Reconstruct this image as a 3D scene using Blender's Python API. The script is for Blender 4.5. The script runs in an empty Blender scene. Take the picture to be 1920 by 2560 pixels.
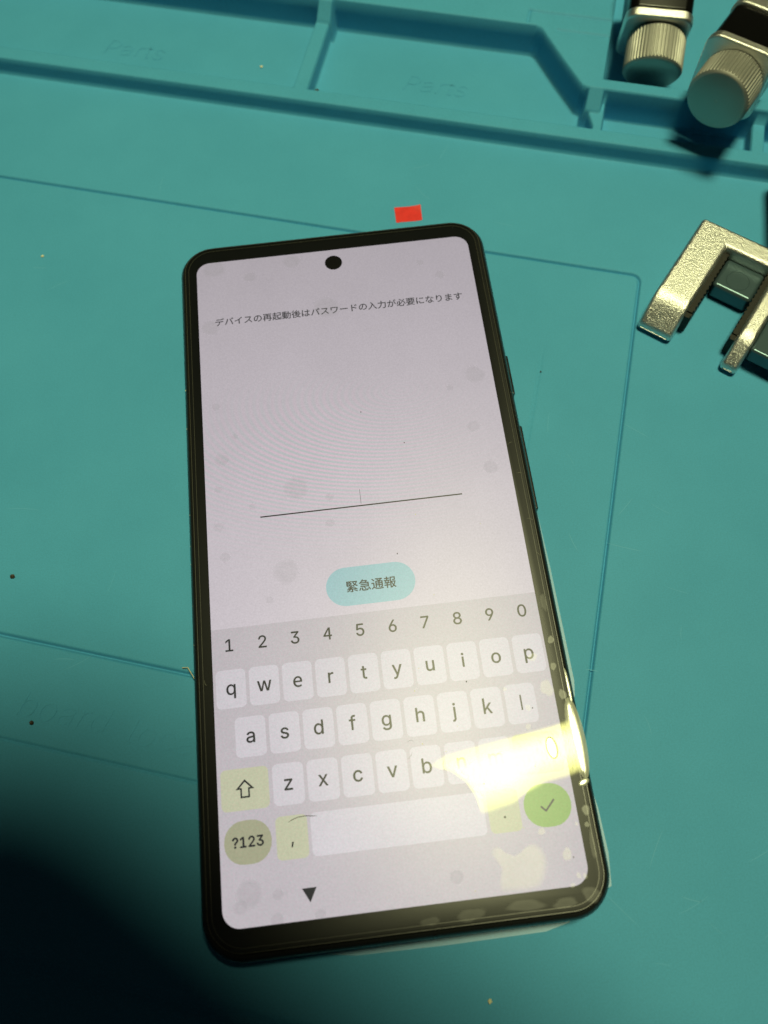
import bpy, bmesh, math, random
import numpy as np
from mathutils import Vector, Matrix

# ------------------------------------------------------------------ camera, light, exposure
MM = 0.001
SC = bpy.context.scene
COL = SC.collection
random.seed(7)

CAM = (0.135, -65.84, 173.126)
R_RIGHT = Vector((0.99302, -0.11575, -0.02253))
R_UP = Vector((0.11541, 0.91471, 0.38729))
R_BACK = Vector((-0.02422, -0.38719, 0.92168))
cam_data = bpy.data.cameras.new('camera')
cam_data.sensor_fit = 'VERTICAL'
cam_data.sensor_height = 24.0
cam_data.sensor_width = 18.0
cam_data.lens = 24.0 * 2174.13 / 2560.0
cam_data.clip_start = 0.005
cam_data.clip_end = 20.0
cam_data.dof.use_dof = True
cam_data.dof.focus_distance = 0.178
cam_data.dof.aperture_fstop = 10.5
cam = bpy.data.objects.new('camera', cam_data)
COL.objects.link(cam)
cam.matrix_world = Matrix((
    (R_RIGHT.x, R_UP.x, R_BACK.x, CAM[0] * MM),
    (R_RIGHT.y, R_UP.y, R_BACK.y, CAM[1] * MM),
    (R_RIGHT.z, R_UP.z, R_BACK.z, CAM[2] * MM),
    (0, 0, 0, 1)))
SC.camera = cam

world = bpy.data.worlds.new('World')
SC.world = world
world.use_nodes = True
bg = world.node_tree.nodes['Background']
bg.inputs['Color'].default_value = (0.95, 1.0, 0.85, 1)
bg.inputs['Strength'].default_value = 0.011

LAMP = Vector((265.0, 162.0, 1970.0))
ld = bpy.data.lights.new('work_lamp', 'AREA')
ld.shape = 'DISK'
ld.size = 390 * MM
ld.energy = 2.02
ld.spread = math.radians(44)
ld.color = (1.0, 0.99, 0.52)
lamp = bpy.data.objects.new('work_lamp', ld)
COL.objects.link(lamp)
lamp.location = LAMP * MM
lamp.rotation_euler = (Vector((10, 115, 0)) - LAMP).to_track_quat('-Z', 'Y').to_euler()

SC.render.engine = 'CYCLES'
SC.cycles.use_denoising = True
SC.cycles.max_bounces = 10
SC.cycles.transparent_max_bounces = 24
SC.cycles.sample_clamp_indirect = 6.0
SC.view_settings.view_transform = 'Standard'
SC.view_settings.look = 'None'
SC.view_settings.exposure = 0.0
SC.view_settings.gamma = 1.0
SC.view_settings.use_curve_mapping = False

# ------------------------------------------------------------------ helpers
def tag(o, label=None, cat=None, group=None, kind=None):
    if label: o['label'] = label
    if cat: o['category'] = cat
    if group: o['group'] = group
    if kind: o['kind'] = kind
    return o

def thing(name, label, cat, loc=(0, 0, 0), group=None):
    o = bpy.data.objects.new(name, None)
    o.empty_display_size = 0.01
    COL.objects.link(o)
    o.location = Vector(loc) * MM
    return tag(o, label, cat, group)

def link(name, bm, m, parent=None, smooth=False, loc=None, angle=40):
    """bmesh in millimetres, parent space"""
    bmesh.ops.scale(bm, vec=(MM, MM, MM), verts=bm.verts)
    me = bpy.data.meshes.new(name)
    bm.normal_update()
    bm.to_mesh(me)
    bm.free()
    me.materials.append(m)
    if smooth:
        me.polygons.foreach_set('use_smooth', [True] * len(me.polygons))
        me.set_sharp_from_angle(angle=math.radians(angle))
    o = bpy.data.objects.new(name, me)
    COL.objects.link(o)
    if parent: o.parent = parent
    if loc: o.location = Vector(loc) * MM
    return o

def bevel(o, w, seg=3, clamp=True):
    b = o.modifiers.new('bevel', 'BEVEL')
    b.width = w * MM
    b.segments = seg
    b.use_clamp_overlap = clamp
    b.harden_normals = True
    b.limit_method = 'ANGLE'
    b.angle_limit = math.radians(35)
    o.data.polygons.foreach_set('use_smooth', [True] * len(o.data.polygons))
    return o

def rrect(hw, hh, r, n=8, cx=0, cy=0):
    pts = []
    for sx, sy, a0 in ((1, 1, 0), (-1, 1, 90), (-1, -1, 180), (1, -1, 270)):
        for k in range(n + 1):
            a = math.radians(a0 + 90 * k / n)
            pts.append((cx + sx * (hw - r) + r * math.cos(a), cy + sy * (hh - r) + r * math.sin(a)))
    return pts

def loft(bm, rings, cap0=True, cap1=True):
    vs = [[bm.verts.new(p) for p in ring] for ring in rings]
    n = len(vs[0])
    for a, b in zip(vs, vs[1:]):
        for i in range(n):
            bm.faces.new((a[i], a[(i + 1) % n], b[(i + 1) % n], b[i]))
    if cap0: bm.faces.new(list(reversed(vs[0])))
    if cap1: bm.faces.new(vs[-1])
    return bm

def flat(pts, z):
    bm = bmesh.new()
    bm.faces.new([bm.verts.new((x, y, z)) for x, y in pts])
    return bm

def box(bm, x0, x1, y0, y1, z0, z1):
    return loft(bm, [[(x0, y0, z), (x1, y0, z), (x1, y1, z), (x0, y1, z)] for z in (z0, z1)])

def blob(cx, cy, rx, ry, seed, amp=0.12, n=22):
    rnd = random.Random(seed)
    ph = [rnd.uniform(0, 6.28) for _ in range(4)]
    pts = []
    for k in range(n):
        a = 2 * math.pi * k / n
        s = 1 + amp * (math.sin(2 * a + ph[0]) * .6 + math.sin(3 * a + ph[1]) * .5 + math.sin(5 * a + ph[2]) * .35)
        pts.append((cx + rx * s * math.cos(a), cy + ry * s * math.sin(a)))
    return pts

try:
    FDIR = bpy.utils.system_resource('DATAFILES') + '/fonts/'           # fonts that ship with Blender
    FONT = bpy.data.fonts.load(FDIR + 'Inter.woff2')
    FONT_B = bpy.data.fonts.load(FDIR + 'Noto Sans CJK Regular.woff2')
except Exception:
    FONT = FONT_B = bpy.data.curves.new('lettering', 'FONT').font

def text_bm(body, z, cx, cy, height=None, width=None, ref=None, anchor='C', bold=0.0, shear=0.0, thick=0.0, offset=0.0, rot=0.0):
    """flat lettering as a bmesh (mm). height scales so that `ref` is that tall; width scales to text width."""
    face = FONT_B if any(ord(c) > 127 or c in '4kwe' for c in body) else None
    def mesh_of(s, th=0.0):
        cu = bpy.data.curves.new('lettering', 'FONT')
        cu.body = s
        cu.font = FONT if face is None else face
        cu.shear = shear
        cu.resolution_u = 12
        cu.offset = offset
        cu.extrude = th
        ob = bpy.data.objects.new('lettering', cu)
        COL.objects.link(ob)
        dg = bpy.context.evaluated_depsgraph_get()
        dg.update()
        me = bpy.data.meshes.new_from_object(ob.evaluated_get(dg))
        bpy.data.objects.remove(ob)
        bpy.data.curves.remove(cu)
        return me
    def ext(me):
        co = np.array([v.co[:] for v in me.vertices])
        return co.min(0), co.max(0)
    me = mesh_of(body)
    lo, hi = ext(me)
    if width:
        s = width / (hi[0] - lo[0])
    else:
        rl, rh = ext(mesh_of(ref)) if ref else (lo, hi)
        s = height / (rh[1] - rl[1])
    if thick:
        me = mesh_of(body, thick / 2 / s)
    bm = bmesh.new()
    bm.from_mesh(me)
    mx = (lo[0] + hi[0]) / 2 if anchor != 'L' else lo[0]
    my = (lo[1] + hi[1]) / 2
    if anchor == 'B':
        rl, rh = ext(mesh_of(ref))
        my = (rl[1] + rh[1]) / 2
    c, sn = math.cos(rot), math.sin(rot)
    for v in bm.verts:
        x, y = (v.co.x - mx) * s, (v.co.y - my) * s
        v.co = (cx + c * x - sn * y, cy + sn * x + c * y, z + v.co.z * s)
    if bold:
        src = list(bm.faces)
        for i, (dx, dy) in enumerate(((bold, 0), (-bold, 0), (0, bold), (0, -bold))):
            r = bmesh.ops.duplicate(bm, geom=src + list({e for f in src for e in f.edges}) + list({v for f in src for v in f.verts}))
            bmesh.ops.translate(bm, vec=(dx, dy, .0012 * (i + 1)), verts=[g for g in r['geom'] if isinstance(g, bmesh.types.BMVert)])
    return bm

# ------------------------------------------------------------------ materials
def new_mat(name):
    m = bpy.data.materials.new(name)
    m.use_nodes = True
    nt = m.node_tree
    for n in list(nt.nodes):
        nt.nodes.remove(n)
    out = nt.nodes.new('ShaderNodeOutputMaterial')
    return m, nt, out

def nd(nt, t, **kw):
    n = nt.nodes.new(t)
    for k, v in kw.items():
        if k in n.inputs.keys():
            n.inputs[k].default_value = v
        else:
            setattr(n, k, v)
    return n

def coords(nt):
    return nd(nt, 'ShaderNodeTexCoord').outputs['Object']

def noise(nt, scale, detail=3.0, rough=0.5):
    n = nd(nt, 'ShaderNodeTexNoise', Scale=scale, Detail=detail, Roughness=rough)
    nt.links.new(coords(nt), n.inputs['Vector'])
    return n.outputs['Fac']

def ramp(nt, src, stops):
    r = nt.nodes.new('ShaderNodeValToRGB')
    el = r.color_ramp.elements
    while len(el) < len(stops): el.new(0.5)
    for e, (p, c) in zip(el, stops):
        e.position = p
        e.color = (*c, 1) if len(c) == 3 else c
    nt.links.new(src, r.inputs['Fac'])
    return r.outputs['Color']

def math_n(nt, op, a, b=None, c=None):
    n = nd(nt, 'ShaderNodeMath', operation=op)
    for i, v in enumerate((a, b, c)):
        if v is None: continue
        if isinstance(v, (int, float)): n.inputs[i].default_value = v
        else: nt.links.new(v, n.inputs[i])
    return n.outputs[0]

def principled(name, color, rough=0.5, metal=0.0, spec=0.5, bump=0.0, bscale=2000, var=0.0, vscale=60, rvar=0.0, bdist=0.0002):
    m, nt, out = new_mat(name)
    p = nd(nt, 'ShaderNodeBsdfPrincipled')
    p.inputs['Base Color'].default_value = (*color, 1)
    p.inputs['Roughness'].default_value = rough
    p.inputs['Metallic'].default_value = metal
    p.inputs['Specular IOR Level'].default_value = spec
    if var:
        lo = tuple(c * (1 - var) for c in color)
        hi = tuple(min(1, c * (1 + var)) for c in color)
        nt.links.new(ramp(nt, noise(nt, vscale, 5, .6), [(.3, lo), (.7, hi)]), p.inputs['Base Color'])
    if rvar:
        f = noise(nt, vscale * 3, 4)
        nt.links.new(math_n(nt, 'MULTIPLY_ADD', f, rvar, rough - rvar / 2), p.inputs['Roughness'])
    if bump:
        b = nd(nt, 'ShaderNodeBump', Strength=bump, Distance=bdist)
        nt.links.new(noise(nt, bscale, 3, .6), b.inputs['Height'])
        nt.links.new(b.outputs['Normal'], p.inputs['Normal'])
    nt.links.new(p.outputs[0], out.inputs['Surface'])
    return m

def mat_silicone():
    m, nt, out = new_mat('teal_silicone')
    p = nd(nt, 'ShaderNodeBsdfPrincipled', Roughness=0.62)
    p.inputs['Specular IOR Level'].default_value = 0.22
    c1 = ramp(nt, noise(nt, 28, 5, .65), [(.30, (.064, .335, .565)), (.72, (.076, .372, .620))])
    fine = ramp(nt, noise(nt, 3200, 2, .5), [(.35, (.94, .94, .94)), (.65, (1.05, 1.05, 1.05))])
    mx = nd(nt, 'ShaderNodeMix', data_type='RGBA', blend_type='MULTIPLY')
    mx.inputs[0].default_value = 1.0
    nt.links.new(c1, mx.inputs[6]); nt.links.new(fine, mx.inputs[7])
    # faint rubbed-in flux stains
    st = ramp(nt, noise(nt, 90, 6, .7), [(.69, (0, 0, 0)), (.78, (1, 1, 1))])
    mx2 = nd(nt, 'ShaderNodeMix', data_type='RGBA')
    nt.links.new(math_n(nt, 'MULTIPLY', st, 0.10), mx2.inputs[0])
    nt.links.new(mx.outputs[2], mx2.inputs[6])
    mx2.inputs[7].default_value = (.14, .40, .45, 1)
    nt.links.new(mx2.outputs[2], p.inputs['Base Color'])
    b1 = nd(nt, 'ShaderNodeBump', Strength=0.10, Distance=0.0001)
    nt.links.new(noise(nt, 4200, 3, .6), b1.inputs['Height'])
    b2 = nd(nt, 'ShaderNodeBump', Strength=0.10, Distance=0.0006)
    nt.links.new(noise(nt, 140, 4, .5), b2.inputs['Height'])
    nt.links.new(b1.outputs['Normal'], b2.inputs['Normal'])
    nt.links.new(b2.outputs['Normal'], p.inputs['Normal'])
    nt.links.new(p.outputs[0], out.inputs['Surface'])
    return m

def mat_screen(name, color, grain=0.17, fringe=False):
    """lit display pixels: emission that dims with viewing angle as an OLED panel does"""
    m, nt, out = new_mat(name)
    e = nd(nt, 'ShaderNodeEmission')
    geo = nd(nt, 'ShaderNodeNewGeometry')
    dot = nd(nt, 'ShaderNodeVectorMath', operation='DOT_PRODUCT')
    nt.links.new(geo.outputs['Incoming'], dot.inputs[0])
    nt.links.new(geo.outputs['Normal'], dot.inputs[1])
    ang = math_n(nt, 'POWER', math_n(nt, 'ABSOLUTE', dot.outputs['Value']), 1.5)
    g = math_n(nt, 'MULTIPLY_ADD', noise(nt, 2900, 2, .7), grain * 2, 1 - grain)
    g2 = math_n(nt, 'MULTIPLY_ADD', noise(nt, 70, 3, .6), 0.10, 0.95)
    nt.links.new(math_n(nt, 'MULTIPLY', math_n(nt, 'MULTIPLY', ang, g), g2), e.inputs['Strength'])
    col = nd(nt, 'ShaderNodeMix', data_type='RGBA')
    col.inputs[6].default_value = (color[0] * .87, color[1] * 1.06, color[2] * 1.0, 1)
    col.inputs[7].default_value = (color[0] * 1.17, color[1] * .92, color[2] * 1.03, 1)
    if fringe:
        # camera moire fringes put into the emission colour and strength
        sep = nd(nt, 'ShaderNodeSeparateXYZ')
        nt.links.new(coords(nt), sep.inputs[0])
        dx = math_n(nt, 'ADD', sep.outputs[0], -0.011)
        dy = math_n(nt, 'ADD', sep.outputs[1], -0.031)
        rr = math_n(nt, 'SQRT', math_n(nt, 'ADD', math_n(nt, 'MULTIPLY', dx, dx), math_n(nt, 'MULTIPLY', math_n(nt, 'MULTIPLY', dy, dy), 3.6)))
        sn = math_n(nt, 'SINE', math_n(nt, 'MULTIPLY', rr, 3927.0))
        ex = math_n(nt, 'MULTIPLY', math_n(nt, 'ADD', sep.outputs[0], 0.008), 36.0)
        ey = math_n(nt, 'MULTIPLY', math_n(nt, 'ADD', sep.outputs[1], -0.015), 62.0)
        msk = math_n(nt, 'EXPONENT', math_n(nt, 'MULTIPLY', math_n(nt, 'ADD', math_n(nt, 'MULTIPLY', ex, ex), math_n(nt, 'MULTIPLY', ey, ey)), -1.6))
        fac = math_n(nt, 'MULTIPLY_ADD', math_n(nt, 'MULTIPLY', sn, msk), 0.5, 0.5)
        nt.links.new(fac, col.inputs[0])
        g3 = math_n(nt, 'MULTIPLY_ADD', math_n(nt, 'MULTIPLY', sn, msk), 0.05, 1.0)
        nt.links.new(math_n(nt, 'MULTIPLY', e.inputs['Strength'].links[0].from_socket, g3), e.inputs['Strength'])
    else:
        nt.links.new(math_n(nt, 'MULTIPLY', noise(nt, 3500, 1), 0.9), col.inputs[0])
    nt.links.new(col.outputs[2], e.inputs['Color'])
    nt.links.new(e.outputs[0], out.inputs['Surface'])
    return m

def mat_film(name, dust=0.04, gloss=0.05, rough=0.5, bump=0.0, bscale=900, dust_col=(.75, .75, .70), patchy=0.5, dscale=160, cover=False, gcol=(1, 1, 1)):
    """clear layer: see-through, with a broad gloss and a little dust in it"""
    m, nt, out = new_mat(name)
    tr = nd(nt, 'ShaderNodeBsdfTransparent')
    gl = nd(nt, 'ShaderNodeBsdfGlossy', distribution='BECKMANN', Roughness=rough)
    gl.inputs['Color'].default_value = (*gcol, 1)
    if bump:
        b = nd(nt, 'ShaderNodeBump', Strength=bump, Distance=0.0002)
        nt.links.new(noise(nt, bscale, 4, .6), b.inputs['Height'])
        nt.links.new(b.outputs['Normal'], gl.inputs['Normal'])
    df = nd(nt, 'ShaderNodeBsdfDiffuse')
    df.inputs['Color'].default_value = (*dust_col, 1)
    mx = nd(nt, 'ShaderNodeMixShader')
    mx.inputs[0].default_value = gloss
    if cover:
        at = nd(nt, 'ShaderNodeAttribute', attribute_name='cover')
        nt.links.new(math_n(nt, 'MULTIPLY', at.outputs['Fac'], gloss), mx.inputs[0])
    nt.links.new(tr.outputs[0], mx.inputs[1]); nt.links.new(gl.outputs[0], mx.inputs[2])
    mx2 = nd(nt, 'ShaderNodeMixShader')
    f = math_n(nt, 'MULTIPLY_ADD', noise(nt, dscale, 6, .65), dust * 2 * patchy, dust * (1 - patchy))
    sp = ramp(nt, noise(nt, 2600, 2, .5), [(.66, (0, 0, 0)), (.74, (1, 1, 1))])
    f = math_n(nt, 'ADD', f, math_n(nt, 'MULTIPLY', sp, dust * 1.2))
    if cover: f = math_n(nt, 'MULTIPLY', f, at.outputs['Fac'])
    nt.links.new(f, mx2.inputs[0])
    nt.links.new(mx.outputs[0], mx2.inputs[1]); nt.links.new(df.outputs[0], mx2.inputs[2])
    nt.links.new(mx2.outputs[0], out.inputs['Surface'])
    return m

def mat_metal(name, base, rough, bump, bscale, bdist=0.00012):
    m, nt, out = new_mat(name)
    p = nd(nt, 'ShaderNodeBsdfPrincipled', Metallic=1.0, Roughness=rough)
    p.inputs['Base Color'].default_value = (*base, 1)
    b = nd(nt, 'ShaderNodeBump', Strength=bump, Distance=bdist)
    nt.links.new(noise(nt, bscale, 3, .7), b.inputs['Height'])
    nt.links.new(b.outputs['Normal'], p.inputs['Normal'])
    nt.links.new(math_n(nt, 'MULTIPLY_ADD', noise(nt, 500, 4), 0.16, rough - .08), p.inputs['Roughness'])
    nt.links.new(p.outputs[0], out.inputs['Surface'])
    return m

M = {}
M['mat'] = mat_silicone()
M['mat_scuff'] = principled('mat_scuff', (.12, .43, .66), rough=.6, spec=.2)
M['frame'] = principled('black_frame', (.012, .013, .013), rough=.28, spec=.5, bump=.15, bscale=2500, bdist=.00005, rvar=.15)
M['bezel'] = principled('black_glass', (.004, .005, .006), rough=.4, spec=.05)
M['hole'] = principled('camera_glass', (.004, .004, .005), rough=.2, spec=.3)
M['screen'] = mat_screen('lit_screen', (.645, .606, .640), fringe=True)
M['panel'] = mat_screen('keyboard_grey', (.555, .515, .540))
M['key'] = mat_screen('key_white', (.660, .628, .664))
M['beige'] = mat_screen('key_beige', (.560, .575, .400))
M['olive'] = mat_screen('key_olive', (.400, .405, .265))
M['green'] = mat_screen('key_green', (.315, .480, .165))
M['pill'] = mat_screen('button_blue', (.345, .570, .590))
M['ink'] = mat_screen('ui_ink', (.022, .023, .027), grain=.0)
M['ink_grey'] = mat_screen('ui_grey', (.085, .082, .085), grain=.0)
M['film'] = mat_film('protector_glass', dust=.0030, gloss=.060, rough=.445)
M['glow'] = mat_film('lifted_film_glare', dust=.0, gloss=.84, rough=.305, bump=.16, bscale=1400, cover=True, gcol=(.185, .185, .115))  # yellow tint puts the lamp glare into the lifted film
M['dew'] = mat_film('oil_spot', dust=.085, gloss=.0, rough=.5, dust_col=(.10, .13, .10), patchy=.5, cover=True, dscale=500)
M['scuff'] = mat_film('pale_smear', dust=.12, gloss=.060, rough=.5, dust_col=(.85, .88, .85), patchy=.75, dscale=380, cover=True)
M['haze_smear'] = mat_film('bezel_smear', dust=.030, gloss=.020, rough=.5, dust_col=(.85, .88, .85), patchy=.7, dscale=300, cover=True)
M['bead'] = mat_film('pale_bead', dust=.40, gloss=.45, rough=.30, dust_col=(.9, .92, .75), patchy=.1)  # bright pale gloss, shared by the small domes and the painted edge glint
M['edge'] = principled('film_edge', (.045, .045, .033), rough=.35, spec=.6)
M['edge_pale'] = principled('scratch_grey', (.20, .20, .15), rough=.5)
M['clear'] = mat_film('caustic_edge', dust=.075, gloss=.02, rough=.4, dust_col=(.55, .75, .95), patchy=.25, dscale=90)  # pale tint stands in for light the frame side throws on the mat
M['alu'] = mat_metal('sandblasted_aluminium', (.82, .82, .79), .37, .74, 2800, .00019)
M['alu_turned'] = mat_metal('turned_aluminium', (.44, .44, .41), .60, .12, 2600)
M['alu_face'] = principled('faced_aluminium', (.085, .14, .165), rough=.30, metal=.5, spec=.3)  # teal base colour holds the dim reflection of the surroundings
M['knob_end'] = principled('turned_face', (.36, .36, .33), rough=.48, metal=1.0, bump=.05, bscale=1500)
M['rubber'] = principled('black_rubber', (.018, .018, .015), rough=.55, spec=.3, bump=.2, bscale=1200)
M['gloss_black'] = principled('glossy_black', (.004, .004, .004), rough=.2, spec=.2)
M['red'] = principled('red_vinyl', (.78, .035, .030), rough=.42, spec=.4, var=.10, vscale=600, bump=.2, bscale=900)
M['crumb_pale'] = principled('pale_crumb', (.75, .72, .45), rough=.4)
M['crumb_dark'] = principled('dark_crumb', (.03, .022, .012), rough=.5)

# ------------------------------------------------------------------ setting: the silicone mat
ANG = math.radians(-18.7)
UU = np.array([math.cos(ANG), math.sin(ANG)])
VV = np.array([-math.sin(ANG), math.cos(ANG)])

def to_xy(u, v):
    return (u * UU[0] + v * VV[0], u * UU[1] + v * VV[1])

def sd_poly(U, V, pts):
    """signed distance (negative inside)"""
    P = np.array(pts, float)
    d = np.full(U.shape, 1e9)
    ins = np.zeros(U.shape, bool)
    for (x0, y0), (x1, y1) in zip(P, np.roll(P, -1, 0)):
        ex, ey = x1 - x0, y1 - y0
        t = np.clip(((U - x0) * ex + (V - y0) * ey) / (ex * ex + ey * ey), 0, 1)
        d = np.minimum(d, np.hypot(U - x0 - t * ex, V - y0 - t * ey))
        c = ((y0 > V) != (y1 > V))
        with np.errstate(divide='ignore', invalid='ignore'):
            c &= U < (x1 - x0) * (V - y0) / (y1 - y0 if y1 != y0 else 1e-12) + x0
        ins ^= c
    return np.where(ins, -d, d)

def sstep(d, w):
    t = np.clip(.5 - d / (2 * w), 0, 1)
    return t * t * (3 - 2 * t)

def rect(u0, u1, v0, v1):
    return [(u0, v0), (u1, v0), (u1, v1), (u0, v1)]

def groove(d, depth, w):
    return -depth * np.exp(-(d / w) ** 2)

def h_work(U, V):
    z = np.zeros(U.shape)
    outer = np.abs(np.where((U > 48) & (V > 79), np.hypot(U - 48, V - 79) - 2.0,
                            np.where(U - 48 > V - 79, np.abs(U - 50), np.abs(V - 81))))
    outer = np.where(V < -34.5, 9, outer)
    z += groove(outer, .8, .30)
    z += groove(np.where(U < 50, np.abs(V + 34.5), 9), .75, .38)
    z += groove(np.where(U < 40, np.abs(V + 54.2), 9), .30, .30)
    z += groove(np.abs(V + 90.5), .7, 1.1)
    z += groove(np.where((V < 57) & (V > -20), np.abs(U - 30), 9), .14, .40)
    return z

PLATEAU = [(-260, 149.7), (13.6, 149.7), (15.1, 148.9), (21.6, 139.4), (28.0, 130.6), (29.4, 130.0), (240, 130.0),
           (240, 134.0), (33.6, 134.0), (33.6, 260), (-260, 260)]

def h_border(U, V):
    z = np.zeros(U.shape)
    def up(sd, h, w=.55):
        nonlocal z
        z = np.maximum(z, h * sstep(sd, w * .7))
    up(sd_poly(U, V, rect(-260, 240, 116.4, 121.2)), 4.75, .7)
    up(sd_poly(U, V, rect(-46.6, -42.4, 118, 152)), 4.75)
    up(sd_poly(U, V, [(32.7, 118), (35.3, 118), (35.3, 131), (29.0, 131), (30.6, 126.8), (32.5, 122)]), 4.75)
    up(sd_poly(U, V, rect(72.4, 76.0, 118, 132)), 4.75)
    up(sd_poly(U, V, rect(112, 115.0, 118, 132)), 4.75)
    up(sd_poly(U, V, PLATEAU), 9.0)
    for (a, b, v0, v1) in ((-46.6, -41.8, 145.0, 149.6), (29.6, 34.4, 125.8, 130.3)):
        r = 4.6 + 4.2 * np.clip((V - v0) / (v1 - v0), 0, 1)
        msk = sstep(np.maximum(np.maximum(a - U, U - b), np.maximum(v0 - V, V - v1 - 1)), .7)
        z = np.maximum(z, r * msk)
    g = groove(np.where((U > 11) & (U < 33.4), np.abs(V - 155.2), 9), .5, .35)
    g += groove(np.where((U > 19) & (U < 33.4), np.abs(V - 149.2), 9), .4, .35)
    g += groove(np.where((V > 150.6) & (V < 156), np.abs(U - 11.2), 9), .5, .35)
    return z + np.where(z > 8.5, g, 0)

def grid_lines(lo, hi, coarse, fine):
    s = set(np.round(np.arange(lo, hi + 1e-6, coarse), 3).tolist())
    for c, r, st in fine:
        s |= set(np.round(np.arange(c - r, c + r + 1e-6, st), 3).tolist())
    return np.array(sorted(x for x in s if lo <= x <= hi))

def height_mesh(name, parts, m):
    cos, faces, base = [], [], 0
    for us, vs, fn in parts:
        U, V = np.meshgrid(us, vs)
        Z = fn(U, V)
        X = U * UU[0] + V * VV[0]
        Y = U * UU[1] + V * VV[1]
        cos.append(np.stack([X, Y, Z], -1).reshape(-1, 3) * MM)
        nv, nu = U.shape
        idx = np.arange(nu * nv).reshape(nv, nu) + base
        faces.append(np.stack([idx[:-1, :-1], idx[:-1, 1:], idx[1:, 1:], idx[1:, :-1]], -1).reshape(-1, 4))
        base += nu * nv
    co = np.concatenate(cos).astype(np.float32)
    fc = np.concatenate(faces).astype(np.int32)
    me = bpy.data.meshes.new(name)
    me.vertices.add(len(co)); me.vertices.foreach_set('co', co.ravel())
    me.loops.add(fc.size); me.loops.foreach_set('vertex_index', fc.ravel())
    me.polygons.add(len(fc))
    me.polygons.foreach_set('loop_start', np.arange(0, fc.size, 4, dtype=np.int32))
    me.update(calc_edges=True)
    me.polygons.foreach_set('use_smooth', np.ones(len(fc), bool))
    me.materials.append(m)
    o = bpy.data.objects.new(name, me)
    COL.objects.link(o)
    return o

ua = grid_lines(-240, 220, 4, [(50, 2.6, .13), (30, 1.2, .15)])
va = grid_lines(-219, 113, 4, [(81, 2.6, .13), (-34.5, 1.2, .13), (-54.2, 1, .13), (-90.5, 3, .3)])
ub = grid_lines(-240, 220, 4, [(-14, 118, .25)])
vb = grid_lines(113, 240, 4, [(136, 23, .25)])
mat_obj = height_mesh('repair_mat', [(ua, va, h_work), (ub, vb, h_border)], M['mat'])
tag(mat_obj, 'teal silicone repair mat with moulded tray compartments and engraved lines', 'mat', kind='structure')

for body, u, v, hgt, rf in (('Parts', -104.2, 131.6, 5.2, 'P'), ('Parts', -18.8, 133.4, 5.2, 'P'),
                            ('board', -60.4, -46.9, 5.0, 'd'), ('location', -37.0, -47.4, 5.0, 'd')):
    x, y = to_xy(u, v)
    bm = text_bm(body, 0.0, x, y, height=hgt, ref=rf, anchor='L', shear=.22, thick=.16, offset=-.012, rot=ANG)
    link('embossed_word', bm, M['mat'], mat_obj)

def mat_scuff(pts, w):
    bm = bmesh.new()
    L = []
    for i, p in enumerate(pts):
        a = Vector(pts[max(i - 1, 0)]); b = Vector(pts[min(i + 1, len(pts) - 1)])
        d = (b - a).normalized(); n = Vector((-d.y, d.x)) * w * (1 if 0 < i < len(pts) - 1 else .2)
        L.append((bm.verts.new((p[0] + n.x, p[1] + n.y, .02)), bm.verts.new((p[0] - n.x, p[1] - n.y, .02))))
    for (a, b), (c, d) in zip(L, L[1:]):
        bm.faces.new((a, b, d, c))
    link('scuff_mark', bm, M['mat_scuff'], mat_obj)
rs = random.Random(21)
for i in range(34):
    x, y = (rs.uniform(40, 66), rs.uniform(-90, 30)) if i < 18 else (rs.uniform(-80, 70), rs.uniform(-30, 108))
    a, L, k = rs.uniform(0, 3.14), rs.uniform(1.5, 8), rs.uniform(-.5, .5)
    pts = []
    for q in range(6):
        pts.append((x, y)); a += k / 5
        x += L / 5 * math.cos(a); y += L / 5 * math.sin(a)
    mat_scuff(pts, rs.uniform(.03, .07))

# ------------------------------------------------------------------ the phone
ph = thing('smartphone', 'black smartphone with lit password keyboard screen lying on the teal mat', 'phone')

PROF = [(3.2, .02), (1.3, .25), (.35, 1.3), (.03, 3.2), (0, 5.0), (.04, 6.6), (.30, 8.1), (.75, 8.85), (1.15, 9.12)]
bm = bmesh.new()
loft(bm, [[(x, y, z) for x, y in rrect(35.9 - d, 76.1 - d, 7.6 - d * .6, 10)] for d, z in PROF])
link('frame', bm, M['frame'], ph, smooth=True, angle=50)
bm = bmesh.new()
loft(bm, [[(x, y, z) for x, y in rrect(w, w + 40.2, r, 10)] for w, r, z in ((34.6, 6.7, 9.13), (34.55, 6.6, 9.26), (34.2, 6.4, 9.34))], cap0=False)
link('front_glass', bm, M['bezel'], ph, smooth=True)

ZS = 9.38
scr = link('screen', flat(rrect(31.78, 70.6, 3.1, 10), ZS), M['screen'], ph)
kp = rrect(31.76, 70.58, 3.08, 10)
kp = [p for p in kp if p[1] < -17.6]
kp = [(31.76, -17.65), (-31.76, -17.65)] + kp
link('keyboard_panel', flat(kp, ZS + .012), M['panel'], ph)
link('front_camera', flat(rrect(2.0, 2.0, 1.99, 10, 0.05, 66.9), ZS + .03), M['hole'], ph)

def ui_text(name, body, x, y, parent, m='ink', **kw):
    return link(name, text_bm(body, ZS + .036, x, y, **kw), M[m], parent)

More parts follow.
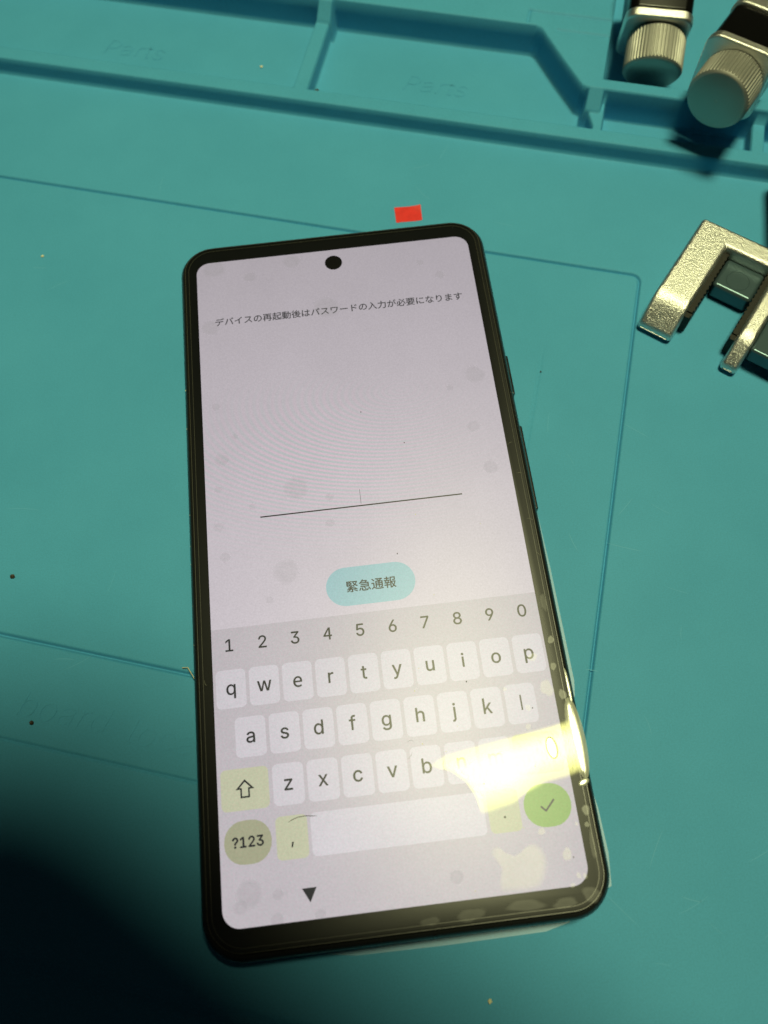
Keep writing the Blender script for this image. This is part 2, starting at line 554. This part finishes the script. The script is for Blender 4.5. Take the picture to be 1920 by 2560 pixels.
ui_text('notice_text', 'デバイスの再起動後はパスワードの入力が必要になります', .1, 53.75, ph, 'ink_grey', width=56.2, bold=.035)
bm = bmesh.new(); bm.faces.new([bm.verts.new((x, y, ZS + .02)) for x, y in ((-20.8, 4.82), (20.85, 4.82), (20.85, 5.10), (-20.8, 5.10))])
link('input_line', bm, M['ink'], ph)
bm = bmesh.new(); bm.faces.new([bm.verts.new((x, y, ZS + .02)) for x, y in ((-.04, 5.4), (.04, 5.4), (.04, 8.6), (-.04, 8.6))])
link('text_cursor', bm, M['ink_grey'], ph)
pb = link('emergency_button', flat(rrect(8.85, 3.98, 3.97, 12, .05, -12.0), ZS + .02), M['pill'], ph)
ui_text('button_text', '緊急通報', .15, -12.1, pb, width=9.8, bold=.035)

P = 6.32
for i, ch in enumerate('1234567890'):
    ui_text('numeral', ch, -28.3 + P * i - (.0 if ch != '1' else .1), -21.02, ph, height=2.42, ref='0', bold=.04)

def key(cx, cy, hw, hh=3.66, r=.95, m='key', glyph=None, name='key', **kw):
    k = link(name, flat(rrect(hw, hh, r, 6, cx, cy), ZS + .024), M[m], ph)
    if glyph:
        ui_text('key_letter', glyph, cx, cy + kw.pop('dy', 0.0), k, **kw)
    return k

KW = dict(height=1.92, ref='x', anchor='B', dy=-.15, bold=.045)
for row, x0, y in (('qwertyuiop', -28.44, -29.45), ('asdfghjkl', -25.24, -38.66), ('zxcvbnm', -18.90, -47.86)):
    for i, ch in enumerate(row):
        if ch == 'l':                      # a plain upright stroke
            k = key(x0 + P * i, y, 2.83)
            link('key_letter', flat([(px, py) for px, py in ((25.22, -39.9), (25.51, -39.9), (25.51, -37.1), (25.22, -37.1))], ZS + .036), M['ink'], k)
        else:
            key(x0 + P * i, y, 2.83, glyph=ch, **KW)
# shift, symbols, comma, space, period, enter, delete
ks = key(-26.8, -47.86, 4.36, m='beige', r=1.0, name='shift_key')
bm = bmesh.new()
ar = [(0, 1.62), (1.72, -.12), (.86, -.12), (.86, -1.62), (-.86, -1.62), (-.86, -.12), (-1.72, -.12)]
ai = [(0, 1.15), (1.02, .16), (.56, .16), (.56, -1.32), (-.56, -1.32), (-.56, .16), (-1.02, .16)]
vo = [bm.verts.new((-26.8 + x, -47.78 + y, ZS + .036)) for x, y in ar]
vi = [bm.verts.new((-26.8 + x, -47.78 + y, ZS + .036)) for x, y in ai]
for i in range(7):
    bm.faces.new((vo[i], vi[i], vi[(i + 1) % 7], vo[(i + 1) % 7]))
link('shift_arrow', bm, M['ink'], ks)
kd = key(26.8, -47.86, 4.36, m='beige', r=1.0, name='delete_key')
kq = key(-26.75, -56.9, 4.22, hh=3.68, r=3.5, m='olive', name='symbol_key')
ui_text('key_text', '?123', -26.75, -56.85, kq, width=5.5, bold=.07)
key(-18.9, -57.0, 2.83, m='beige', glyph=',', height=.82, dy=-1.25, bold=.03, name='comma_key')
key(0.0, -57.0, 15.5, m='key', name='space_key')
key(18.95, -57.0, 2.83, m='beige', glyph='.', height=.4, dy=-1.1, name='period_key')
ke = key(26.8, -56.95, 4.24, hh=3.68, r=3.62, m='green', name='enter_key')
bm = bmesh.new()
for a, b in (((25.55, -57.05), (26.45, -57.98)), ((26.30, -57.98), (28.1, -56.1))):
    d = Vector((b[0] - a[0], b[1] - a[1])).normalized() * .16
    n = Vector((-d.y, d.x))
    bm.faces.new([bm.verts.new((px, py, ZS + .036)) for px, py in ((a[0] - n.x, a[1] - n.y), (b[0] - n.x, b[1] - n.y), (b[0] + n.x, b[1] + n.y), (a[0] + n.x, a[1] + n.y))])
link('check_mark', bm, M['ink_grey'], ke)
bm = bmesh.new(); bm.faces.new([bm.verts.new((x, y, ZS + .036)) for x, y in ((-17.85, -65.55), (-16.55, -67.9), (-15.3, -65.55))])
link('back_triangle', bm, M['ink'], ph)

# side buttons
for nm, y0, y1 in (('power_button', 28.6, 38.6), ('volume_button', .9, 20.7)):
    bm = bmesh.new(); box(bm, 35.4, 36.45, y0, y1, 4.2, 6.4)
    bevel(link(nm, bm, M['frame'], ph), .35)

# screen protector with its lifted, dirty patches
bm = bmesh.new()
loft(bm, [[(x, y, z) for x, y in rrect(w, w + 40.1, r, 10)] for w, r, z in ((34.35, 6.3, 9.36), (34.35, 6.3, 9.62), (34.1, 6.1, 9.72))], cap0=False)
prot = link('screen_protector', bm, M['film'], ph, smooth=True)
def ring(hw, hh, r, t, z, name, m, par):
    bm = bmesh.new()
    a, b = rrect(hw, hh, r, 10), rrect(hw - t, hh - t, r - t, 10)
    va_ = [bm.verts.new((x, y, z)) for x, y in a]; vb_ = [bm.verts.new((x, y, z)) for x, y in b]
    n = len(a)
    for i in range(n):
        bm.faces.new((va_[i], va_[(i + 1) % n], vb_[(i + 1) % n], vb_[i]))
    return link(name, bm, m, par)
ring(34.4, 74.5, 6.3, .12, 9.735, 'film_rim', M['edge'], prot)
ring(33.6, 73.7, 5.6, .09, 9.73, 'film_rim', M['edge'], prot)

ZP = 9.76
def soft_patch(name, pts, z, m, par, core=.72):
    n = len(pts)
    cx, cy = sum(p[0] for p in pts) / n, sum(p[1] for p in pts) / n
    bm = bmesh.new()
    rings = [[bm.verts.new((cx + (x - cx) * k, cy + (y - cy) * k, z)) for x, y in pts] for k in (core, (1 + core) / 2, 1.06)]
    c = bm.verts.new((cx, cy, z))
    for i in range(n):
        j = (i + 1) % n
        bm.faces.new((c, rings[0][i], rings[0][j]))
        for a, b in zip(rings, rings[1:]):
            bm.faces.new((a[i], b[i], b[j], a[j]))
    o = link(name, bm, m, par)
    at = o.data.attributes.new('cover', 'FLOAT', 'POINT')
    at.data.foreach_set('value', [1.0] * n + [.75] * n + [0.0] * n + [.8])
    return o
glow = [(5.2, -47.8), (7.2, -47.3), (9.7, -46.0), (15.1, -45.1), (23.4, -44.0), (30.0, -43.1), (33.8, -42.3), (34.2, -42.8), (34.3, -47), (34.2, -52.4),
        (33.5, -52.4), (31.0, -53.1), (27.7, -53.5), (23.2, -55.0), (21.0, -56.4), (16.5, -57.4), (14.9, -57.5), (14.2, -54.0), (12.8, -51.3), (10.5, -49.3), (7.1, -48.2)]
gu, gv = np.arange(4.5, 37.2, .22), np.arange(-58.2, -41.6, .22)
GU, GV = np.meshgrid(gu, gv)
gd = -sd_poly(GU, GV, glow)
gtop = np.interp(GU, [5.2, 9.7, 23.4, 34.1, 37], [-47.6, -46.0, -44.0, -42.2, -42.0]) - GV
gcov = np.clip(gd / .6, 0, 1) ** 1.3 * np.clip(gtop / 3.4, 0, 1) ** 1.1 * np.clip((GU - 4.6) / 6.0, .25, 1)  # cover fades give the film patch the outline of the glare
gbot = GV - np.interp(GU, [14.9, 21, 27, 37], [-57.5, -56.4, -53.6, -52.4])
gcov *= np.where(GU > 15, np.clip(gbot / 4.5, 0, 1), 1)
bm = bmesh.new()
gvert = {}
for a in range(len(gv) - 1):
    for b in range(len(gu) - 1):
        if gd[a:a + 2, b:b + 2].max() <= 0: continue
        q = []
        for aa, bb in ((a, b), (a, b + 1), (a + 1, b + 1), (a + 1, b)):
            if (aa, bb) not in gvert: gvert[(aa, bb)] = bm.verts.new((gu[bb], gv[aa], ZP))
            q.append(gvert[(aa, bb)])
        bm.faces.new(q)
gkeys = list(gvert)
lf = link('lifted_film_glare', bm, M['glow'], prot)
att = lf.data.attributes.new('cover', 'FLOAT', 'POINT')
att.data.foreach_set('value', [float(gcov[k]) for k in gkeys])

dew = [(-27.7, 68.5, 2.6), (-9.6, 68.2, 2.0), (-13, 10.4, 2.7), (-16.4, -7.5, 2.7), (-28, 18.8, 1.5), (-28.7, 31.8, .9), (27.8, 32.6, 2.2),
       (27.6, 10.1, 1.6), (-29.3, 3.6, 1.1), (-28.3, -3, 1.1), (-6.3, 7.5, .9), (-6.7, 1.8, 1.0), (-22.3, 7.4, .7), (-2.7, 54.4, 3.0), (-29.1, 52.3, 2.0),
       (-19.5, 65.1, 1.4), (-26.9, -65.3, 2.4), (-22.4, -70, 1.2), (-28.6, -67.3, 1.3), (-22, -66, 1.0), (-15, -70, 1.0), (24, 60, 1.1), (20, 64, .8), (-25, 24, .7),
       (22, 30, .8), (25.5, 20, 1.4), (-29, 12, .8), (-20, -13, .8), (9, -66.8, 1.3)]
for i, (x, y, r) in enumerate(dew):
    soft_patch('oil_spot', blob(x, y, r, r * .95, i + 3, .06), ZP + .004 * (i % 3), M['dew'], prot)
heart = [(15.5, -63.8), (16.0, -62.9), (16.9, -62.8), (17.8, -63.8), (19.4, -64.6), (20.6, -64.2), (21.5, -63.5), (22.4, -63.1), (23.3, -63.1), (24.3, -63.9),
         (24.8, -65.2), (24.8, -66.4), (24.1, -68.5), (23.0, -69.9), (21.0, -70.2), (18.0, -70.1), (16.3, -69.9), (16.2, -68.6), (16.6, -67.4), (16.9, -66.4), (16.4, -65.3)]
soft_patch('pale_smear', heart, ZP + .012, M['scuff'], prot, .80)
pale = [(22.7, -35.8, .35, .4), (25.8, -43.1, .5, .55), (26.4, -39.7, .5, .55), (32.5, -32.6, .6, .7), (28.9, -30.4, .9, .8), (24.9, -61.2, .65, .6),
        (28.6, -65.4, .8, 1.1), (31.2, -60.7, .3, .3), (33.3, -58.6, .6, 1.0), (33.0, -61.0, .4, .5), (29.9, -69.0, .4, .5), (28.6, -70.4, .45, .35), (31.0, -69.2, .35, .5),
        (30.5, -36.5, 1.2, 1.6), (33.2, -38.0, .7, 1.0), (33.0, -27.5, .6, .8)]
for i, (x, y, rx, ry) in enumerate(pale):
    soft_patch('dried_spot', blob(x, y, rx, ry, i + 51, .16), ZP + .02, M['scuff'], prot)
smear = [(10.5, -73.0, 2.4, 1.0), (20.0, -72.6, 3.2, .95), (26.8, -73.0, 2.2, .8), (31.5, -72.2, 1.6, 1.3), (33.3, -64.5, .5, 2.2), (33.1, -45, .6, 3.0), (3.5, -73.2, 1.6, .7), (33.0, -20, .5, 2.0)]
for i, (x, y, rx, ry) in enumerate(smear):
    soft_patch('bezel_smear', blob(x, y, rx, ry, i + 91, .18), ZP + .016, M['haze_smear'], prot)

def dome(cx, cy, rx, ry, h, z, rot=0, n=20, k=5):
    bm = bmesh.new()
    rings = []
    for j in range(k):
        a = math.pi / 2 * j / k
        s = math.cos(a)
        rings.append([(cx + s * (rx * math.cos(t) * math.cos(rot) - ry * math.sin(t) * math.sin(rot)),
                       cy + s * (rx * math.cos(t) * math.sin(rot) + ry * math.sin(t) * math.cos(rot)), z + h * math.sin(a)) for t in (2 * math.pi * q / n for q in range(n))])
    return loft(bm, rings, cap0=False)
link('pale_bead', dome(29.4, -47.3, 1.05, 2.05, .10, ZP + .01, .1), M['bead'], prot, smooth=True)  # small pale glossy domes on the film
link('pale_bead', dome(33.9, -53.9, 1.1, .6, .15, ZP + .01, .4), M['bead'], prot, smooth=True)
link('edge_glint', dome(34.3, -46.0, 1.55, 7.4, .34, 9.45, .03), M['bead'], prot, smooth=True)  # raised pale strips paint the lamp glint along the right edge
link('edge_glint', dome(34.6, -36.5, .35, 3.4, .16, 9.5, .02), M['bead'], prot, smooth=True)
# a hair and a few scratches and specks on the glass
def strand(pts, w, z, name, m, par):
    bm = bmesh.new()
    L = []
    for i, p in enumerate(pts):
        a = Vector(pts[max(i - 1, 0)]); b = Vector(pts[min(i + 1, len(pts) - 1)])
        d = (b - a).normalized(); n = Vector((-d.y, d.x)) * w * (1 if 0 < i < len(pts) - 1 else .3)
        L.append((bm.verts.new((p[0] + n.x, p[1] + n.y, z)), bm.verts.new((p[0] - n.x, p[1] - n.y, z))))
    for (a, b), (c, d) in zip(L, L[1:]):
        bm.faces.new((a, b, d, c))
    return link(name, bm, m, par)
strand([(-19.4, -54.5), (-18.6, -54.1), (-17.5, -53.8), (-16.2, -53.75), (-15, -53.9), (-14.2, -54.0)], .06, ZP + .03, 'hair', M['crumb_dark'], prot)
for a in ([(32.6, 8.0), (33.3, 8.1), (33.9, 7.9)], [(33.0, -2.2), (33.6, -2.3), (34.1, -2.7)], [(33.4, -9.5), (34.0, -10.1), (34.2, -10.4)], [(31.9, 14.8), (32.7, 15.3), (33.1, 15.2)],
          [(-33.4, -27.3), (-33.2, -28.1), (-32.8, -28.4)], [(9.5, -49.0), (9.3, -47.9), (9.6, -47.0)], [(3.0, -46.3), (3.8, -45.6), (4.2, -44.8)], [(3.2, -43.2), (4.1, -42.9), (4.7, -43.3)]):
    strand(a, .028, ZP + .03, 'scratch', M['edge_pale'], prot)
for x, y in ((2.2, 26.5), (10.5, 18.0), (6.0, -6.5), (27.2, -39.8), (15.8, -33.5), (29.6, -66.0)):
    link('dust_speck', flat(blob(x, y, .11, .16, int(x * 10) + 500, .2, 9), ZP + .03), M['crumb_dark'], prot)
for i in range(26):
    x, y = random.uniform(-32, 34), random.uniform(-74, 2)
    r = random.uniform(.05, .12)
    if x > -5 or y < -72:
        link('dust_speck', flat(blob(x, y, r, r, i + 700, .2, 7), ZP + .03), M['crumb_pale'], prot)
# grime stuck along the left side of the frame
for i in range(60):
    y = random.uniform(-34, 45)
    bm = bmesh.new(); r = random.uniform(.05, .16)
    bmesh.ops.create_icosphere(bm, subdivisions=1, radius=r)
    bmesh.ops.translate(bm, vec=(-35.25 + random.uniform(-.25, .25), y, 8.35 + random.uniform(-.5, .2)), verts=bm.verts)
    link('grime_speck', bm, M['crumb_pale' if i % 3 else 'edge'], ph)
# pale strips painting the caustic light beside the phone's right and lower edge
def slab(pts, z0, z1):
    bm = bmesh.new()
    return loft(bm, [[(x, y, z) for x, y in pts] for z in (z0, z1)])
link('caustic_strip', slab([(35.0, 24), (36.0, 24), (37.2, 6), (37.75, -10), (37.95, -34), (37.5, -36.8), (36.6, -39.0), (35.0, -41)], .04, .30), M['clear'], ph)
link('caustic_strip', slab([(35.0, -52), (36.9, -53), (37.6, -58), (37.85, -66), (37.2, -71.6), (35.6, -72.2), (35.0, -70)], .04, .30), M['clear'], ph)
link('caustic_strip', slab([(-18, -75.0), (-18, -76.3), (-10, -77.55), (6, -77.75), (24, -77.6), (28.5, -76.6), (29.5, -75.2)], .04, .30), M['clear'], ph)

# ------------------------------------------------------------------ red sticker above the phone
bm = bmesh.new()
NG = 10
def red_pt(i, k):
    a, b = i / NG, k / NG
    x = (16.85 + .05 * b) * (1 - a) + (23.45 + .15 * b) * a
    y = 84.68 + 4.75 * b - .06 * a + .05 * math.sin(7 * a)
    return x, y, .05 + .32 * max(0, a + b - 1.35) ** 2 / .42 + .12 * max(0, .25 - a) * 4 * b
up_ = [[bm.verts.new(red_pt(i, k)) for k in range(NG + 1)] for i in range(NG + 1)]
lo_ = [[bm.verts.new((v.co.x, v.co.y, v.co.z - .04)) for v in row] for row in up_]
for i in range(NG):
    for k in range(NG):
        bm.faces.new((up_[i][k], up_[i + 1][k], up_[i + 1][k + 1], up_[i][k + 1]))
        bm.faces.new((lo_[i][k], lo_[i][k + 1], lo_[i + 1][k + 1], lo_[i + 1][k]))
for i in range(NG):
    bm.faces.new((lo_[i][0], lo_[i + 1][0], up_[i + 1][0], up_[i][0])); bm.faces.new((lo_[i + 1][NG], lo_[i][NG], up_[i][NG], up_[i + 1][NG]))
    bm.faces.new((lo_[0][i + 1], lo_[0][i], up_[0][i], up_[0][i + 1])); bm.faces.new((lo_[NG][i], lo_[NG][i + 1], up_[NG][i + 1], up_[NG][i]))
tag(link('red_sticker', bm, M['red']), 'small red rectangular sticker on the mat above the phone', 'sticker')

# ------------------------------------------------------------------ clamps
def knob_bm(r, L, ribs=54):
    bm = bmesh.new()
    n = ribs * 4
    def ringx(x, rad, amp):
        out = []
        for q in range(n):
            a = 2 * math.pi * q / n
            rr = rad + amp * (0.5 - abs((q % 4) / 4 - .5) * 2 if False else (.5 if q % 4 < 2 else -.5))
            out.append((x, rr * math.cos(a), rr * math.sin(a)))
        return out
    rings = [ringx(.0, r - .75, 0), ringx(.12, r - .45, 0), ringx(.55, r - .08, .02), ringx(.8, r, .26), ringx(L - .4, r, .26), ringx(L, r - .3, 0)]
    return loft(bm, [list(reversed(q)) for q in rings])

def plate_bm(x0, x1, hw, z0, z1, r, cy=0.0):
    bm = bmesh.new()
    cz, hz = (z0 + z1) / 2, (z1 - z0) / 2
    return loft(bm, [[(x, cy + y, cz + z) for y, z in rrect(hw, hz, r, 8)] for x in (x0, x1)])

def make_clamp(label, loc, axis, group):
    t = thing('screen_clamp', label, 'clamp', loc, group)
    a = Vector(axis).normalized()
    y = Vector((0, 0, 1)).cross(a).normalized()
    z = a.cross(y)
    t.matrix_world = Matrix.LocRotScale(Vector(loc) * MM, Matrix((a, y, z)).transposed().to_quaternion(), None)
    return t

def clamp_parts(t):
    k = link('knob', knob_bm(7.3, 9.2), M['alu_turned'], t, smooth=True, angle=28)
    bm = bmesh.new(); loft(bm, [[(x, r * math.cos(-q * .196), r * math.sin(-q * .196)) for q in range(32)] for r, x in ((6.5, -.02), (6.42, -.05), (.35, -.05), (.3, .05), (.01, .05))], cap0=False, cap1=False)
    link('knob_face', bm, M['knob_end'], k, smooth=True)
    bm = bmesh.new(); loft(bm, [[(x, 3 * math.cos(q * .4), 3 * math.sin(q * .4)) for q in range(16)] for x in (8, 30)])
    link('screw', bm, M['alu_turned'], t, smooth=True)
    bevel(link('jaw_plate', plate_bm(9.6, 12.2, 8.4, -9.6, 8.5, 3.4, .8), M['alu'], t), .6)
    bevel(link('rubber_block', plate_bm(12.2, 24.5, 7.9, -9.2, 8.0, 2.4, .8), M['gloss_black'], t), .7)
    bevel(link('back_plate', plate_bm(24.5, 30.5, 8.4, -9.6, 8.7, 3.4, .8), M['alu'], t), .6)

def copy_clamp(src, dst):
    for ch in src.children:
        c = ch.copy(); COL.objects.link(c); c.parent = dst
        for g in ch.children:
            d = g.copy(); COL.objects.link(d); d.parent = c

GR = 'aluminium screen clamps with knurled knobs'
cl1 = make_clamp('silver clamp lying low in the mat slot, knurled knob half hidden by the rim', (86.5, 115.0, 9.7), (.26, .90, .34), GR)
clamp_parts(cl1)
cl2 = make_clamp('silver clamp resting across the mat rim with its round knob face fully visible', (93.9, 92.9, 20.2), (.64, .757, -.08), GR)
copy_clamp(cl1, cl2)

# clamp lying flat, jaws toward the phone
N3 = Vector((.764, -.645, 0)); T3 = Vector((.645, .764, 0))
cl3 = thing('screen_clamp', 'silver U shaped clamp lying open on the mat at the right edge', 'clamp')
cl3.matrix_world = Matrix.LocRotScale(Vector((0, 0, 0)), Matrix((N3, T3, Vector((0, 0, 1)))).transposed().to_quaternion(), None)
def ztop(t):
    return float(np.interp(t, [79.4, 83.6, 84.6, 85.6, 86.6, 87.6], [2.4, 6.6, 7.35, 7.8, 7.97, 8.0]))
def cells_bm(ns, ts, full, zf, zb):
    bm = bmesh.new()
    top, bot = {}, {}
    def V(d, i, j, z):
        if (i, j) not in d: d[(i, j)] = bm.verts.new((ns[i], ts[j], z))
        return d[(i, j)]
    for i in range(len(ns) - 1):
        for j in range(len(ts) - 1):
            if not full(i, j): continue
            q = [(i, j), (i + 1, j), (i + 1, j + 1), (i, j + 1)]
            bm.faces.new([V(top, a, b, zf(ts[b])) for a, b in q])
            bm.faces.new([V(bot, a, b, zb) for a, b in reversed(q)])
            for (a, b), (di, dj) in zip(zip(q, q[1:] + q[:1]), ((0, -1), (1, 0), (0, 1), (-1, 0))):
                ii, jj = i + di, j + dj
                if 0 <= ii < len(ns) - 1 and 0 <= jj < len(ts) - 1 and full(ii, jj): continue
                bm.faces.new((V(bot, *a, zb), V(bot, *b, zb), V(top, *b, zf(ts[b[1]])), V(top, *a, zf(ts[a[1]]))))
    return bm
tl = [79.4, 83.6, 84.6, 85.6, 86.6, 87.6, 105.3, 110.6]
b3 = cells_bm([22.9, 31.3, 43.7, 47.6, 80], tl, lambda i, j: i in (0, 2) and j < 6 or j == 6, ztop, .45)
bevel(link('u_frame', b3, M['alu'], cl3), 1.0, 4, False)
for n0, n1 in ((31.32, 32.7), (42.3, 43.68)):
    bm = bmesh.new()
    t = 84.2
    while t < 104.5:
        d = .16 * (n1 - n0)
        a0, a1 = (n0, n1) if n0 < 40 else (n0 + 0, n1)
        if n0 < 40:
            box(bm, n0, n1 - d, t, t + .7, .5, min(6.2, ztop(t) - 1.3)); box(bm, n0, n1, t + .7, t + 1.4, .5, min(6.2, ztop(t) - 1.3))
        else:
            box(bm, n0 + d, n1, t, t + .7, .5, min(6.2, ztop(t) - 1.3)); box(bm, n0, n1, t + .7, t + 1.4, .5, min(6.2, ztop(t) - 1.3))
        t += 1.4
    link('ribbed_pad', bm, M['rubber'], cl3)
bm = bmesh.new(); box(bm, 32.75, 42.25, 96.6, 105.4, .35, 5.0)
pl = bevel(link('base_plate', bm, M['alu_face'], cl3), .9, 4)
bm = bmesh.new()
c0 = (float(Vector((93.4, 52.6, 0)).dot(N3)), float(Vector((93.4, 52.6, 0)).dot(T3)))
rg = []
for rr, zz in ((2.75, 5.0), (2.7, 5.08), (2.55, 5.08), (2.5, 5.0)):
    rg.append([(c0[0] + rr * math.cos(q * .2094), c0[1] + rr * math.sin(q * .2094), zz) for q in range(30)])
loft(bm, rg, False, False)
link('plug_ring', bm, M['alu_face'], pl, smooth=True)
bm = bmesh.new(); box(bm, 47.7, 80, 83.2, 100, 2.6, 6.8)
bevel(link('slide_block', bm, M['alu_face'], cl3), .7)

# plain black block cut off by the right edge
tc = thing('black_block', 'black rounded block cut off by the right edge beyond the clamp', 'tool case', (0, 0, 0))
bm = bmesh.new()
loft(bm, [[(x, y, z) for x, y in ((110.9, 83.0), (108.0, 72.0), (104.6, 60.0), (150, 44), (158, 69))] for z in (.02, 14)])
bevel(link('block_body', bm, M['rubber'], tc), 2.0, 4)
bm = bmesh.new()
loft(bm, [[(x, y, z) for x, y in ((112.6, 81.6), (109.8, 72.0), (106.8, 61.4), (148, 46), (155, 68))] for z in (14.05, 17)])
bevel(link('block_lid', bm, M['rubber'], tc), 1.0, 3)

# ------------------------------------------------------------------ crumbs and debris on the mat
def crumb(x, y, r, m, label, seed, z=None):
    bm = bmesh.new()
    bmesh.ops.create_icosphere(bm, subdivisions=2, radius=r)
    rnd = random.Random(seed)
    for v in bm.verts:
        v.co = v.co * rnd.uniform(.7, 1.2)
        v.co.z *= .55
    bmesh.ops.translate(bm, vec=(0, 0, r * .45), verts=bm.verts)
    o = link('crumb', bm, M[m], loc=(x, y, z or 0))
    tag(o, label, 'crumb', 'crumbs of debris on the mat')
crumb(-75.0, 2.0, .55, 'crumb_dark', 'dark crumb on the mat at the left edge above the cut line', 1)
crumb(-69.7, -29.3, .45, 'crumb_dark', 'dark crumb below the engraved word board', 2)
crumb(-71.7, 86.1, .35, 'crumb_pale', 'pale crumb on the open mat left of the phone top', 3)
crumb(-13.5, 143.6, .40, 'crumb_pale', 'pale crumb inside the tray left of the divider', 4)
crumb(12.3, -87.3, .40, 'crumb_pale', 'pale crumb below the bottom edge of the phone', 5)
crumb(44.6, 37.2, .2, 'crumb_dark', 'tiny dark crumb on the faint line right of the phone', 6)
x, y = to_xy(-41.6, 125.6)
crumb(x, y, .6, 'crumb_dark', 'brownish crumb at the end of the tray divider', 8)
for i, (px, py) in enumerate(((-37.2, -25.6), (-36.9, -23.8))):
    pass
bm = bmesh.new()
for p, q in (((-39.6, -22.0, .4), (-38.4, -22.2, .9)), ((-38.4, -22.2, .9), (-37.4, -24.0, 1.4)), ((-37.4, -24.0, 1.4), (-36.6, -25.6, 1.6))):
    a, b = Vector(p), Vector(q)
    d = (b - a).normalized(); s = d.cross(Vector((0, 0, 1))).normalized() * .09; w = d.cross(s).normalized() * .09
    loft(bm, [[c + s, c + w, c - s, c - w] for c in (a, b)])
tag(link('glue_thread', bm, M['crumb_pale']), 'pale curl of dried glue beside the left edge of the phone', 'glue thread')

# ------------------------------------------------------------------ unseen dark slab added behind the camera to shade the lower left
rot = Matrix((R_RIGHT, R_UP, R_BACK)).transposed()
pp = thing('shade_slab', 'unseen dark slab added above the mat to shade its lower left', 'shade_slab')
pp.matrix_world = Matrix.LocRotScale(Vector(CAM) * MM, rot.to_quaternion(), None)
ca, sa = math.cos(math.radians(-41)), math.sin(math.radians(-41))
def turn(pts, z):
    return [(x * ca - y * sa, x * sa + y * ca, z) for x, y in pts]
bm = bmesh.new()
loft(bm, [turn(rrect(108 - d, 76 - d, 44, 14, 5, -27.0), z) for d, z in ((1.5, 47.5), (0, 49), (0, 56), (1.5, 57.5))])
link('shade_slab_body', bm, M['rubber'], pp, smooth=True)
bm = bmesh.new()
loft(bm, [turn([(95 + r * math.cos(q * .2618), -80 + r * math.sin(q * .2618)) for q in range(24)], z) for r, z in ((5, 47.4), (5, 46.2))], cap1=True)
link('shade_slab_ring', bm, M['alu'], pp, smooth=True)
